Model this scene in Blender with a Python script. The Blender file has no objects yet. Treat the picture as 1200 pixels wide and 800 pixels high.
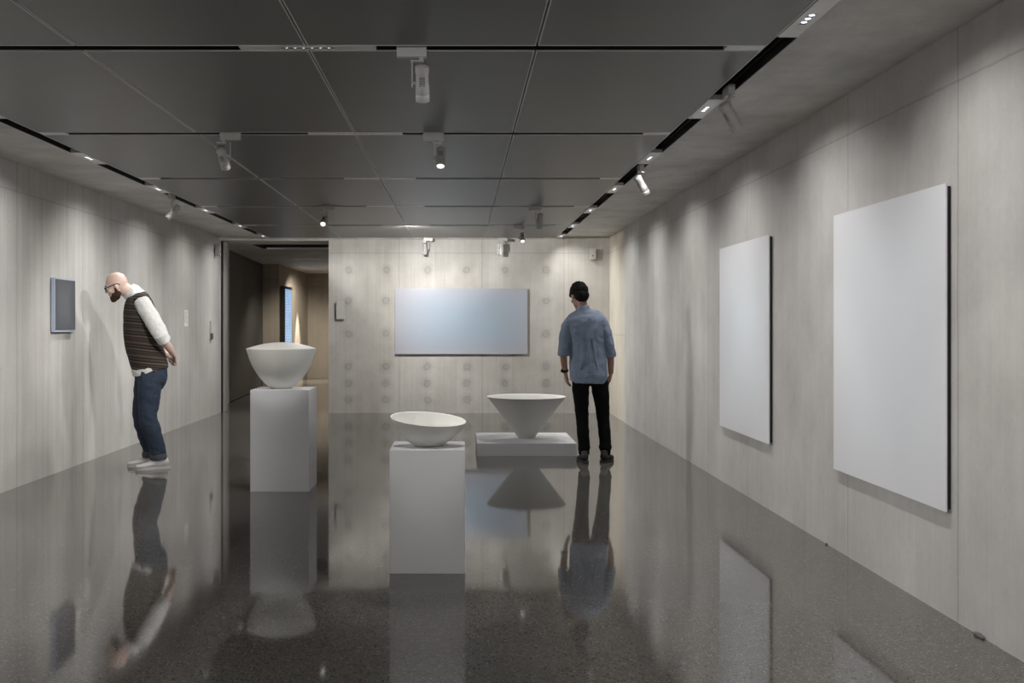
import bpy, bmesh, math, random
from mathutils import Vector, Matrix

random.seed(7)
C = bpy.context.scene.collection
SC = bpy.context.scene
PI = math.pi

# ------------------------------------------------------------------ camera, world, exposure
cam_d = bpy.data.cameras.new('camera')
cam = bpy.data.objects.new('camera', cam_d)
C.objects.link(cam)
cam.location = (0, 0, 1.35)
cam.rotation_euler = (PI / 2, 0, 0)
cam_d.sensor_width = 36
cam_d.lens = 36
cam_d.shift_x = 0.05
cam_d.shift_y = -20 / 1200
cam_d.clip_start = 0.05
cam_d.clip_end = 200
SC.camera = cam

world = bpy.data.worlds.new('world')
SC.world = world
world.use_nodes = True
world.node_tree.nodes['Background'].inputs[0].default_value = (0.5, 0.5, 0.5, 1)
world.node_tree.nodes['Background'].inputs[1].default_value = 0.02

SC.view_settings.view_transform = 'Standard'
SC.view_settings.look = 'None'
SC.view_settings.exposure = 0.45
SC.view_settings.gamma = 1
SC.view_settings.use_curve_mapping = False
SC.cycles.max_bounces = 10
SC.cycles.diffuse_bounces = 6
SC.cycles.sample_clamp_indirect = 4

# lamp powers (watts)
W_SIDE_R = 5.2     # wall-washing modules in the right-hand slot
W_SIDE_L = 4.6
W_BACK = 122      # insert in the fifth cross slot, thrown at the back wall
W_DOWN = 90       # inserts in the other cross slots
W_CROSS = 165      # left-hand modules thrown across to the right wall
W_EDGE = 30.0       # steep beams of the side modules down to the foot of the walls
W_FILL = 66      # added unseen fill lamps above the viewer, for the plinth fronts
W_GRAZE = 2.5      # the two spotlights against the back wall
W_SPOT = 48       # spotlights on the bowls
W_PIC = 3        # spotlights on the side walls
COOL = (1.0, 0.98, 0.955)
NEUT = (1.0, 0.97, 0.93)
WARM = (1.0, 0.90, 0.77)

# room measures (metres)
XL, XR = -3.68, 2.25
YB = 15.58
HP, HS = 2.65, 2.69            # metal panels, concrete soffit
PX0, PX1 = -2.87, 1.43         # panel field
TR = [2.67, 4.82, 6.98, 9.13, 11.28, 13.43, 15.42]

# ------------------------------------------------------------------ node helpers
class NT:
    def __init__(self, name):
        self.m = bpy.data.materials.new(name)
        self.m.use_nodes = True
        self.t = self.m.node_tree
        self.b = self.t.nodes['Principled BSDF']
    def n(self, typ, **kw):
        nd = self.t.nodes.new(typ)
        for k, v in kw.items():
            setattr(nd, k, v)
        return nd
    def l(self, a, b):
        self.t.links.new(a, b)
    def put(self, sock, v):
        if hasattr(v, 'is_linked') or isinstance(v, bpy.types.NodeSocket):
            self.l(v, sock)
        else:
            sock.default_value = v
    def math(self, op, a, b=None, clamp=False):
        nd = self.n('ShaderNodeMath', operation=op, use_clamp=clamp)
        self.put(nd.inputs[0], a)
        if b is not None:
            self.put(nd.inputs[1], b)
        return nd.outputs[0]
    def coord(self, out='Object'):
        return self.n('ShaderNodeTexCoord').outputs[out]
    def mapping(self, vec, scale=(1, 1, 1), loc=(0, 0, 0), rot=(0, 0, 0)):
        nd = self.n('ShaderNodeMapping')
        self.l(vec, nd.inputs['Vector'])
        nd.inputs['Scale'].default_value = scale
        nd.inputs['Location'].default_value = loc
        nd.inputs['Rotation'].default_value = rot
        return nd.outputs[0]
    def noise(self, vec, scale=5, detail=4, rough=0.55):
        nd = self.n('ShaderNodeTexNoise')
        self.l(vec, nd.inputs['Vector'])
        nd.inputs['Scale'].default_value = scale
        nd.inputs['Detail'].default_value = detail
        nd.inputs['Roughness'].default_value = rough
        return nd.outputs['Fac']
    def vor(self, vec, scale=5, feature='F1'):
        nd = self.n('ShaderNodeTexVoronoi', feature=feature)
        self.l(vec, nd.inputs['Vector'])
        nd.inputs['Scale'].default_value = scale
        return nd
    def ramp(self, fac, stops):
        nd = self.n('ShaderNodeValToRGB')
        self.l(fac, nd.inputs[0])
        el = nd.color_ramp.elements
        while len(el) < len(stops):
            el.new(0.5)
        for e, (p, c) in zip(el, stops):
            e.position = p
            e.color = (c[0], c[1], c[2], 1) if not isinstance(c, (int, float)) else (c, c, c, 1)
        return nd.outputs[0]
    def rng(self, v, a, b, c=0.0, d=1.0):
        nd = self.n('ShaderNodeMapRange')
        self.l(v, nd.inputs[0])
        for i, x in enumerate((a, b, c, d)):
            nd.inputs[i + 1].default_value = x
        return nd.outputs[0]
    def mix(self, fac, a, b, mode='MIX'):
        nd = self.n('ShaderNodeMixRGB', blend_type=mode)
        self.put(nd.inputs[0], fac)
        for s, v in ((nd.inputs[1], a), (nd.inputs[2], b)):
            if isinstance(v, bpy.types.NodeSocket):
                self.l(v, s)
            else:
                s.default_value = (v[0], v[1], v[2], 1)
        return nd.outputs[0]
    def sep(self, vec):
        nd = self.n('ShaderNodeSeparateXYZ')
        self.l(vec, nd.inputs[0])
        return nd.outputs
    def nearest(self, p, xs):
        r = None
        for x in xs:
            d = self.math('ABSOLUTE', self.math('SUBTRACT', p, x))
            r = d if r is None else self.math('MINIMUM', r, d)
        return r
    def bump(self, h, strength=0.2, dist=0.01):
        nd = self.n('ShaderNodeBump')
        nd.inputs['Strength'].default_value = strength
        nd.inputs['Distance'].default_value = dist
        self.l(h, nd.inputs['Height'])
        self.l(nd.outputs[0], self.b.inputs['Normal'])
    def col(self, c):
        self.put(self.b.inputs['Base Color'], c if isinstance(c, bpy.types.NodeSocket) else (c[0], c[1], c[2], 1))
    def set(self, **kw):
        for k, v in kw.items():
            self.put(self.b.inputs[k.replace('_', ' ')], v)

def plain(name, c, rough=0.5, metal=0.0, var=0.06, scale=30, bump=0.0):
    t = NT(name)
    f = t.noise(t.coord(), scale, 3)
    t.col(t.mix(f, [x * (1 - var) for x in c], [min(1, x * (1 + var)) for x in c]))
    t.set(Roughness=rough, Metallic=metal)
    if bump:
        t.bump(f, bump, 0.004)
    return t.m

def emissive(name, c, s):
    t = NT(name)
    t.col((0.02, 0.02, 0.02))
    t.b.inputs['Emission Color'].default_value = (c[0], c[1], c[2], 1)
    t.b.inputs['Emission Strength'].default_value = s
    return t.m

def concrete(name, along, vj=(), hj=(2.452,), ties=None, tint=(1, 1, 1), bright=1.0, streak=1.0, wid=0.004, mott=0.22, rusty=0.5):
    """board-marked concrete; along = 0 / 1 : the world axis the wall runs along"""
    t = NT(name)
    co = t.coord()
    xyz = t.sep(co)
    u, z = xyz[along], xyz[2]
    sc = [1, 1, 1]
    sc[along] = 11.0
    sc[2] = 0.30
    s1 = t.noise(t.mapping(co, sc), 1.0, 6, 0.62)
    sc2 = list(sc); sc2[along] = 46.0; sc2[2] = 0.5
    s2 = t.noise(t.mapping(co, sc2), 1.0, 4, 0.6)
    sc3 = list(sc); sc3[along] = 1.1; sc3[2] = 0.5
    cl = t.noise(t.mapping(co, sc3), 1.3, 5, 0.6)
    fine = t.noise(co, 38, 4, 0.7)
    blot = t.noise(co, 3.2, 6, 0.65)
    v = t.math('ADD', t.math('MULTIPLY', t.math('SUBTRACT', s1, 0.5), 0.34 * streak),
               t.math('MULTIPLY', t.math('SUBTRACT', s2, 0.5), 0.22 * streak))
    v = t.math('ADD', v, t.math('MULTIPLY', t.math('SUBTRACT', cl, 0.5), 0.34))
    v = t.math('ADD', v, t.math('MULTIPLY', t.math('SUBTRACT', fine, 0.5), 0.16))
    v = t.math('ADD', v, t.math('MULTIPLY', t.math('SUBTRACT', blot, 0.5), mott))
    v = t.math('ADD', v, 1.0)
    base = t.mix(t.rng(cl, 0.35, 0.65), (0.452 * bright * tint[0], 0.440 * bright * tint[1], 0.420 * bright * tint[2]),
                 (0.470 * bright * tint[0], 0.464 * bright * tint[1], 0.454 * bright * tint[2]))
    rust = t.rng(t.noise(t.mapping(co, [x * 1.7 for x in sc], loc=(3.1, 1.7, 0.4)), 1.0, 3), 0.62, 0.78)
    base = t.mix(t.math('MULTIPLY', rust, rusty), base, (0.40 * bright, 0.345 * bright, 0.28 * bright))
    sh = v
    wob = t.math('MULTIPLY', t.math('SUBTRACT', t.noise(co, 7, 2), 0.5), 0.012)
    jh = None
    if vj:
        d = t.nearest(t.math('ADD', u, wob), vj)
        jh = t.rng(d, wid * 0.4, wid * 1.8, 0.66, 1.0)
        sh = t.math('MULTIPLY', sh, jh)
    if hj:
        d = t.nearest(t.math('ADD', z, wob), hj)
        j2 = t.rng(d, wid * 0.5, wid * 2.2, 0.76, 1.0)
        sh = t.math('MULTIPLY', sh, j2)
        jh = j2 if jh is None else t.math('MULTIPLY', jh, j2)
    # small air holes
    vo = t.vor(co, 9)
    hole = t.rng(vo.outputs['Distance'], 0.028, 0.05, 0.45, 1.0)
    keep = t.math('GREATER_THAN', t.sep(vo.outputs['Color'])[0], 0.72)
    hole = t.math('SUBTRACT', 1.0, t.math('MULTIPLY', keep, t.math('SUBTRACT', 1.0, hole)))
    sh = t.math('MULTIPLY', sh, hole)
    if ties:
        du = t.nearest(u, ties[0]); dz = t.nearest(z, ties[1])
        r = t.math('SQRT', t.math('ADD', t.math('MULTIPLY', du, du), t.math('MULTIPLY', dz, dz)))
        r = t.math('ADD', r, t.math('MULTIPLY', t.math('SUBTRACT', t.noise(co, 9, 4), 0.5), 0.075))
        ring = t.rng(t.math('ABSOLUTE', t.math('SUBTRACT', r, 0.042)), 0.002, 0.02, 0.80, 1.0)
        smear = t.rng(r, 0.02, 0.13, 0.84, 1.0)
        mid = t.rng(r, 0.006, 0.02, 0.85, 1.0)
        sh = t.math('MULTIPLY', t.math('MULTIPLY', sh, ring), t.math('MULTIPLY', smear, mid))
    c = t.n('ShaderNodeVectorMath', operation='SCALE')
    t.l(base, c.inputs[0]); t.l(sh, c.inputs['Scale'])
    t.col(c.outputs[0])
    t.set(Roughness=0.72)
    h = t.math('ADD', t.math('MULTIPLY', s2, 0.5), t.math('MULTIPLY', fine, 0.3))
    if jh is not None:
        h = t.math('ADD', h, jh)
    t.bump(h, 0.18, 0.006)
    return t.m

M = {}
M['c_left'] = concrete('concrete_left', 1, vj=(3.0, 5.5, 7.24, 8.49, 9.97, 11.47, 12.72, 14.2), hj=(2.452, ), bright=1.08, streak=1.35)
M['c_right'] = concrete('concrete_right', 1, vj=(2.1, 3.36, 4.635, 5.95, 8.04, 9.3, 10.6, 12.0, 13.2), bright=1.02, streak=0.62, mott=0.42, rusty=0.3)
M['c_back'] = concrete('concrete_back', 0, vj=(-0.94, 0.325, 1.57), hj=(2.435, ),
                       ties=((-1.707, -1.135, -0.512, 0.09, 0.675, 1.3), (2.176, 1.708, 1.207, 0.707, 0.454, 0.208)),
                       tint=(1.01, 1.0, 0.97), bright=1.02, mott=0.4)
M['c_end'] = concrete('concrete_end_warm_lit', 1, vj=(14.9, ), hj=(1.2, 2.435), tint=(1.06, 1.0, 0.88), bright=1.08)  # warm spotlight glow on this strip painted in as yellower, brighter concrete
M['c_soffit'] = concrete('concrete_soffit', 0, vj=(), hj=(), bright=1.35, streak=0.35, mott=0.75)
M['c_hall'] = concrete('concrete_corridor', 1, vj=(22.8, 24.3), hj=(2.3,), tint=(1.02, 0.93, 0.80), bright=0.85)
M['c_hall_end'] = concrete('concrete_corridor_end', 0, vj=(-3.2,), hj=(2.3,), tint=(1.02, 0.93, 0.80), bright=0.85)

def floor_mat():
    t = NT('polished_terrazzo')
    co = t.coord()
    cl = t.noise(co, 0.7, 4)
    base = t.mix(cl, (0.106, 0.100, 0.091), (0.135, 0.128, 0.117))
    v1 = t.vor(co, 95)
    r1 = t.sep(v1.outputs['Color'])
    near = t.rng(v1.outputs['Distance'], 0.30, 0.48, 1.0, 0.0)
    dark = t.math('MULTIPLY', near, t.math('GREATER_THAN', r1[0], 0.72))
    lite = t.math('MULTIPLY', near, t.math('LESS_THAN', r1[0], 0.14))
    c = t.mix(t.math('MULTIPLY', dark, 0.9), base, (0.014, 0.014, 0.015))
    c = t.mix(t.math('MULTIPLY', lite, 0.45), c, (0.36, 0.345, 0.32))
    v2 = t.vor(co, 230)
    r2 = t.sep(v2.outputs['Color'])
    c = t.mix(t.math('MULTIPLY', t.math('GREATER_THAN', r2[1], 0.75), 0.35), c, (0.03, 0.03, 0.03))
    t.col(c)
    t.set(Roughness=t.rng(t.noise(co, 1.6, 4), 0.3, 0.7, 0.04, 0.065))
    t.b.inputs['IOR'].default_value = 1.46
    t.bump(t.noise(co, 1.3, 2), 0.05, 0.01)
    return t.m
M['floor'] = floor_mat()

def panel_mat():
    t = NT('perforated_metal')
    co = t.coord()
    xyz = t.sep(co)
    p = 2 * PI / 0.016
    a = t.math('SINE', t.math('MULTIPLY', xyz[0], p))
    b = t.math('SINE', t.math('MULTIPLY', xyz[1], p))
    d = t.math('MULTIPLY', a, b)
    hole = t.rng(d, 0.0, 0.6, 0.0, 1.0)
    lo = t.noise(t.mapping(co, (0.6, 2.5, 1)), 1.0, 3)
    base = t.mix(lo, (0.138, 0.137, 0.134), (0.168, 0.166, 0.162))
    t.col(t.mix(t.math('MULTIPLY', hole, 0.85), base, (0.045, 0.044, 0.043)))
    t.set(Roughness=0.38, Metallic=0.25)
    return t.m
M['panel'] = panel_mat()
M['panel_edge'] = plain('panel_edge_metal', (0.62, 0.62, 0.61), 0.45, 0.2)
M['black'] = plain('black_channel', (0.012, 0.012, 0.012), 0.5)
M['rail'] = plain('rail_dark_grey', (0.06, 0.06, 0.06), 0.4, 0.3)
M['lamp_grey'] = plain('lamp_grey_paint', (0.47, 0.465, 0.455), 0.42, 0.1)
M['module_grey'] = plain('module_grey_metal', (0.72, 0.71, 0.69), 0.4, 0.2)
M['vent'] = plain('vent_dark', (0.10, 0.10, 0.10), 0.5)
M['led'] = emissive('led_cool', (0.86, 0.90, 1.0), 1.4)
M['led_dim'] = emissive('led_dim', (0.9, 0.95, 1.0), 0.5)
M['lens'] = emissive('lens_lit', (1.0, 0.96, 0.9), 1.3)
M['white_paint'] = plain('white_plinth_paint', (0.645, 0.65, 0.675), 0.55, 0, 0.015, 6)
M['ceramic'] = plain('matte_ceramic', (0.70, 0.70, 0.665), 0.6, 0, 0.03, 9, 0.04)
M['ceramic_grey'] = plain('matte_grey_ceramic', (0.60, 0.595, 0.57), 0.62, 0, 0.05, 40, 0.08)
M['door_dark'] = plain('door_dark_metal', (0.085, 0.083, 0.08), 0.5, 0.1, 0.12, 3)
M['device_grey'] = plain('device_grey', (0.42, 0.41, 0.40), 0.5)
M['card'] = plain('card_white', (0.78, 0.78, 0.78), 0.6)
M['sub_dark'] = plain('dark_subframe', (0.012, 0.012, 0.013), 0.6)

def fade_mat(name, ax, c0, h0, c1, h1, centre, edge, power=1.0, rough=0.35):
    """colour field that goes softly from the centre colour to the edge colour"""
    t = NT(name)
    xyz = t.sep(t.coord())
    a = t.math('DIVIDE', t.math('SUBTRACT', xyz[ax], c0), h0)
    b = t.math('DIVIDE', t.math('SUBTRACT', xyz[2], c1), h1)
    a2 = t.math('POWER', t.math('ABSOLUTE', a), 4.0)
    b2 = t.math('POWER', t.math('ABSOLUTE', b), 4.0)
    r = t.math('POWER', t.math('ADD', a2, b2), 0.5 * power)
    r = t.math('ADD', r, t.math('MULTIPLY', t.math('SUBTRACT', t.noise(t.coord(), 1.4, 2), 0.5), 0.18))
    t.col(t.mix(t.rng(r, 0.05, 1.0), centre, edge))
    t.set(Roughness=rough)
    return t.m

# ------------------------------------------------------------------ mesh helpers
def link_mesh(name, bm, mat, parent=None, smooth=False, recalc=True):
    if recalc:
        bmesh.ops.recalc_face_normals(bm, faces=bm.faces[:])
    me = bpy.data.meshes.new(name)
    bm.to_mesh(me)
    bm.free()
    if isinstance(mat, (list, tuple)):
        for m in mat:
            me.materials.append(m)
    elif mat:
        me.materials.append(mat)
    if smooth:
        for p in me.polygons:
            p.use_smooth = True
    o = bpy.data.objects.new(name, me)
    C.objects.link(o)
    if parent:
        o.parent = parent
    return o

def box(bm, x0, x1, y0, y1, z0, z1, bev=0.0):
    r = bmesh.ops.create_cube(bm, size=1)
    vs = r['verts']
    for v in vs:
        v.co = Vector((x0 + (v.co.x + .5) * (x1 - x0), y0 + (v.co.y + .5) * (y1 - y0), z0 + (v.co.z + .5) * (z1 - z0)))
    if bev:
        es = list({e for v in vs for e in v.link_edges})
        bmesh.ops.bevel(bm, geom=es, offset=bev, segments=2, affect='EDGES', profile=0.7)
    return vs

def lathe(bm, prof, seg=48, mat=None):
    """prof: list of (r, z); closed with poles where r == 0"""
    rings = []
    for r, z in prof:
        if r < 1e-6:
            rings.append([bm.verts.new((0, 0, z))])
        else:
            rings.append([bm.verts.new((r * math.cos(2 * PI * k / seg), r * math.sin(2 * PI * k / seg), z)) for k in range(seg)])
    for a, b in zip(rings, rings[1:]):
        for k in range(seg):
            k2 = (k + 1) % seg
            if len(a) == 1 and len(b) == 1:
                continue
            if len(a) == 1:
                bm.faces.new((a[0], b[k], b[k2]))
            elif len(b) == 1:
                bm.faces.new((a[k], b[0], a[k2]))
            else:
                bm.faces.new((a[k], b[k], b[k2], a[k2]))
    out = [v for r in rings for v in r]
    if mat is not None:
        for v in out:
            v.co = mat @ v.co
    return out

def empty(name, loc=(0, 0, 0), rz=0.0):
    o = bpy.data.objects.new(name, None)
    o.empty_display_size = 0.1
    C.objects.link(o)
    o.location = loc
    o.rotation_euler = (0, 0, rz)
    return o

def tag(o, label, cat, group=None):
    o['label'] = label
    o['category'] = cat
    if group:
        o['group'] = group
    return o

def struct(name, bm, mat, **kw):
    o = link_mesh(name, bm, mat, **kw)
    o['kind'] = 'structure'
    return o

def dup(root):
    c = root.copy()
    C.objects.link(c)
    for ch in list(root.children):
        d = ch.copy()
        C.objects.link(d)
        d.parent = c
        for g in list(ch.children):
            e = g.copy()
            C.objects.link(e)
            e.parent = d
    return c

def frame_to(d, up=Vector((0, 0, 1))):
    z = Vector(d).normalized()
    x = up.cross(z)
    if x.length < 1e-4:
        x = Vector((1, 0, 0))
    x.normalize()
    y = z.cross(x)
    return Matrix((x, y, z)).transposed()

def spot_light(name, parent, loc, direction, watts, angle, blend, color, radius=0.03):
    d = bpy.data.lights.new(name, 'SPOT')
    d.energy = watts
    d.spot_size = math.radians(angle)
    d.spot_blend = blend
    d.color = color
    d.shadow_soft_size = radius
    o = bpy.data.objects.new(name, d)
    C.objects.link(o)
    o.parent = parent
    o.location = loc
    o.rotation_euler = (-Vector(direction)).to_track_quat('Z', 'Y').to_euler()
    return o

def area_light(name, parent, loc, direction, watts, sx, sy, spread, color):
    d = bpy.data.lights.new(name, 'AREA')
    d.shape = 'RECTANGLE'
    d.size = sx
    d.size_y = sy
    d.energy = watts
    d.spread = math.radians(spread)
    d.color = color
    o = bpy.data.objects.new(name, d)
    C.objects.link(o)
    o.parent = parent
    o.location = loc
    z = -Vector(direction).normalized()
    x = Vector((1, 0, 0))
    y = z.cross(x)
    o.matrix_local = Matrix.Translation(loc) @ Matrix((x, y, z)).transposed().to_4x4()
    return o

# ------------------------------------------------------------------ room shell
bm = bmesh.new(); box(bm, -7, 5, -3, 28, -0.12, 0)
struct('floor', bm, M['floor'])

bm = bmesh.new(); box(bm, XL - 0.3, XL, -3, 15.72, 0, 2.9)
struct('wall_left', bm, M['c_left'])
bm = bmesh.new(); box(bm, XR, XR + 0.3, -3, 14.09, 0, 2.9)
struct('wall_right', bm, M['c_right'])
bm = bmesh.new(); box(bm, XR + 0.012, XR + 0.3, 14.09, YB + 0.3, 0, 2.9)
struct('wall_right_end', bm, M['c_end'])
bm = bmesh.new(); box(bm, -2.01, XR + 0.012, YB, YB + 0.3, 0, 2.9)
struct('wall_back', bm, M['c_back'])
bm = bmesh.new(); box(bm, XL - 0.3, XR + 0.3, -3.3, -3, 0, 2.9)
struct('wall_rear', bm, M['c_back'])
# the concrete ceiling: two soffit strips beside the metal panels, the void above the panels, the slab near the viewer
bm = bmesh.new()
box(bm, XL, PX0 - 0.11, -3, 15.60, HS, 2.9)
box(bm, PX1 + 0.11, XR + 0.012, -3, YB, HS, 2.9)
box(bm, PX0 - 0.11, PX1 + 0.11, -3, TR[0] - 0.05, HP, 2.9)
box(bm, PX0 - 0.11, PX1 + 0.11, TR[0] - 0.05, YB, 2.84, 2.9)
box(bm, PX0 - 0.11, PX1 + 0.11, 15.475, YB, HP - 0.005, 2.84)
struct('ceiling', bm, M['c_soffit'])

# corridor beyond the doorway
bm = bmesh.new(); box(bm, -4.3, -3.98, 15.95, 17.6, 0, 2.9); box(bm, XL - 0.3, XL + 0.0, 15.92, 16.15, 0, 2.9)
struct('wall_doorway', bm, M['c_left'])
bm = bmesh.new()
vs = box(bm, -0.05, 0.0, 0, 4.15, 0.012, 2.64)
door = struct('door_1', bm, M['door_dark'])
door.location = (-3.99, 17.6, 0); door.rotation_euler = (0, 0, math.radians(3.0))
bm = bmesh.new(); box(bm, -4.6, -3.86, 21.75, 22.0, 0, 2.9)
struct('wall_pier', bm, M['c_hall_end'])
bm = bmesh.new(); box(bm, -4.2, -3.86, 22.0, 26.1, 0, 2.9)
struct('wall_corridor', bm, M['c_hall'])
bm = bmesh.new(); box(bm, -3.86, 0.5, 25.8, 26.1, 0, 2.9)
struct('wall_corridor_end', bm, M['c_hall_end'])
bm = bmesh.new(); box(bm, 0.2, 0.5, YB + 0.3, 25.8, 0, 2.9)
struct('wall_corridor_right', bm, M['c_hall'])
bm = bmesh.new()
box(bm, -4.9, 0.5, YB + 0.02, 16.4, 2.63, 2.9)
box(bm, -4.9, -3.35, 16.4, 17.35, 2.63, 2.9); box(bm, -1.6, 0.5, 16.4, 17.35, 2.63, 2.9)
box(bm, -3.35, -1.6, 16.4, 17.35, 2.85, 2.9)
box(bm, -4.9, 0.5, 17.35, 26.1, 2.63, 2.9)
struct('ceiling.001', bm, M['c_soffit'])
# black channel where the left wall stops
bm = bmesh.new(); box(bm, XL - 0.25, XL - 0.03, 15.72, 15.92, 0, 2.69); box(bm, XL - 0.03, XL + 0.015, 15.74, 15.79, 0, 2.64)
struct('trim_1', bm, M['black'])

# ------------------------------------------------------------------ ceiling panels
cols = ['leftmost', 'second from the left', 'second from the right', 'rightmost']
rows = ['in the row nearest the viewer', 'between the first and second cross slots', 'between the second and third cross slots',
        'between the third and fourth cross slots', 'between the fourth and fifth cross slots', 'in the row nearest the back wall']
pw = (PX1 - PX0) / 4
for r in range(6):
    y0, y1 = TR[r] + 0.045, TR[r + 1] - 0.045
    for c in range(4):
        x0, x1 = PX0 + c * pw + 0.004, PX0 + (c + 1) * pw - 0.004
        e = empty('ceiling_panel', ((x0 + x1) / 2, (y0 + y1) / 2, HP))
        tag(e, 'dark perforated metal ceiling panel, %s of four, %s' % (cols[c], rows[r]), 'ceiling panel', 'perforated ceiling panels')
        hx, hy = (x1 - x0) / 2, (y1 - y0) / 2
        b = bmesh.new(); box(b, -hx + 0.006, hx - 0.006, -hy + 0.006, hy - 0.006, 0, 0.02)
        link_mesh('panel', b, M['panel'], e)
        b = bmesh.new()
        box(b, -hx, -hx + 0.006, -hy, hy, -0.002, 0.05); box(b, hx - 0.006, hx, -hy, hy, -0.002, 0.05)
        box(b, -hx + 0.006, hx - 0.006, -hy, -hy + 0.006, -0.002, 0.05); box(b, -hx + 0.006, hx - 0.006, hy - 0.006, hy, -0.002, 0.05)
        link_mesh('edge_frame', b, M['panel_edge'], e)

# ------------------------------------------------------------------ lighting tracks in the slots
def channel(length, w, name, label, loc, rz):
    e = empty(name, loc, rz)
    tag(e, label, 'lighting track', 'black lighting tracks')
    b = bmesh.new()
    box(b, -length / 2, length / 2, -w / 2, w / 2, 0.085, 0.09)
    box(b, -length / 2, length / 2, -w / 2, -w / 2 + 0.004, 0.004, 0.085)
    box(b, -length / 2, length / 2, w / 2 - 0.004, w / 2, 0.004, 0.085)
    link_mesh('channel', b, M['black'], e)
    for s in (-1, 1):
        b = bmesh.new(); y = s * (w / 2 - 0.016)
        box(b, -length / 2, length / 2, y - 0.004, y + 0.004, 0.05, 0.062)
        link_mesh('rail', b, M['rail'], e)
    return e
ordn = ['first', 'second', 'third', 'fourth', 'fifth']
for i in range(1, 7):
    lab = ('black track in the %s cross slot of the ceiling, counted from the viewer' % ordn[i - 1]) if i < 6 else 'black track in the cross slot right against the back wall'
    channel(PX1 - PX0 - 0.01, 0.088, 'lighting_track', lab, ((PX0 + PX1) / 2, TR[i], HP), 0)
XSR, XSL = PX1 + 0.055, PX0 - 0.055
channel(15.42 + 2.9, 0.105, 'lighting_track', 'long black track between the metal panels and the right concrete soffit', (XSR, (15.42 - 2.9) / 2, HP + 0.005), PI / 2)
channel(15.42 + 2.9, 0.105, 'lighting_track', 'long black track between the metal panels and the left concrete soffit', (XSL, (15.42 - 2.9) / 2, HP + 0.005), PI / 2)

# ------------------------------------------------------------------ inset light modules
def module(length, width, cells, pitch, led, name='light_module'):
    e = empty(name)
    b = bmesh.new()
    g = 0.5 * (cells * pitch) + 0.006 if cells else 0
    if cells:
        box(b, -length / 2, -g, -width / 2, width / 2, 0.0, 0.03); box(b, g, length / 2, -width / 2, width / 2, 0.0, 0.03)
        q = 0.016 if width > 0.085 else 0.013
        box(b, -g, g, -width / 2, -q, 0.0, 0.03); box(b, -g, g, q, width / 2, 0.0, 0.03)
    else:
        box(b, -length / 2, length / 2, -width / 2, width / 2, 0.0, 0.03)
    link_mesh('cover', b, M['module_grey'], e)
    if cells:
        t = bmesh.new(); box(t, -g, g, -q, q, 0.003, 0.03)
        link_mesh('cell_tray', t, M['black'] if cells > 3 else M['rail'], e)
    for k in range(cells):
        x = (k - (cells - 1) / 2) * pitch
        b = bmesh.new()
        r = pitch * (0.16 if cells > 3 else 0.27)
        lathe(b, [(0, 0.0005), (r * 0.6, 0.0), (r * 0.9, 0.001), (r, 0.003), (r, 0.006), (0, 0.006)], 12, Matrix.Translation((x, 0, 0)))
        link_mesh('led_cell', b, led, e, smooth=True)
    return e
m0 = module(0.64, 0.078, 6, 0.04, M['led_dim'])
names = ['nearest the viewer', 'in the second cross slot from the viewer', 'in the third cross slot from the viewer', 'in the fourth cross slot from the viewer',
         'in the fifth cross slot from the viewer', 'against the back wall']
for i in range(1, 6):
    o = m0 if i == 1 else dup(m0)
    o.location = (-0.72, TR[i], HP - 0.001)
    tag(o, 'grey six-cell light insert over a panel seam, %s' % (('in the cross slot ' + names[i - 1]) if i == 1 else names[i - 1]), 'ceiling light', 'six-cell ceiling light inserts')
for x, lab in ((-1.6, 'added six-cell fill lamp above the viewer, left, outside the frame'), (0.5, 'added six-cell fill lamp above the viewer, right, outside the frame')):
    o = dup(m0)  # invented lamps, copied from the seen inserts for frontal fill
    o.location = (x, 0.6, HP - 0.032)
    tag(o, lab, 'ceiling light', 'six-cell ceiling light inserts')
c0 = module(0.18, 0.078, 0, 0, None, 'slot_cover')
for i in range(1, 7):
    for s in (1, -1):
        o = c0 if (i == 1 and s == 1) else dup(c0)
        o.location = (1.425 - 0.09 if s == 1 else -2.865 + 0.09, TR[i], HP - 0.001)
        side = 'right' if s == 1 else 'left'
        tag(o, 'short blank grey cover at the %s end of %s' % (side, ('the %s cross slot from the viewer' % ordn[i - 1]) if i < 6 else 'the cross slot against the back wall'),
            'slot cover', 'blank grey slot covers')
c1 = module(0.28, 0.078, 0, 0, None, 'slot_cover')
for i, (x, lab) in enumerate(((-1.41, 'pale blank cover in the slot against the back wall, near the doorway'), (-0.05, 'pale blank cover in the slot against the back wall, above the wide blue picture'))):
    o = c1 if i == 0 else dup(c1)
    o.location = (x, TR[6], HP - 0.001)
    tag(o, lab, 'slot cover', 'blank grey slot covers')
s0 = module(0.55, 0.092, 3, 0.05, M['led'])
sname = ['nearest one in view', 'second one from the viewer', 'third one from the viewer', 'fourth one from the viewer', 'fifth one from the viewer', 'sixth one from the viewer', 'one nearest the back wall']
first = True
for side in (1, -1):
    ys = [4.38 + 1.84 * k for k in range(-3, 7)]
    vis = 0
    for y in ys:
        o = s0 if first else dup(s0)
        first = False
        o.location = (XSR if side == 1 else XSL, y, HP + 0.004)
        if y > 15.3:
            o.location.y = 15.14
        o.rotation_euler = (0, 0, PI / 2)
        inview = y > (3.5 if side == 1 else 6.0)
        sd = 'right' if side == 1 else 'left'
        if inview:
            last = y > 15
            lab = 'lit three-cell light insert in the long %s slot, %s' % (sd, sname[-1] if last else sname[vis])
            vis += 1
        else:
            lab = 'lit three-cell light insert in the long %s slot, behind the viewer or above the frame' % sd
        tag(o, lab, 'ceiling light', 'three-cell light inserts in the side slots')
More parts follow.
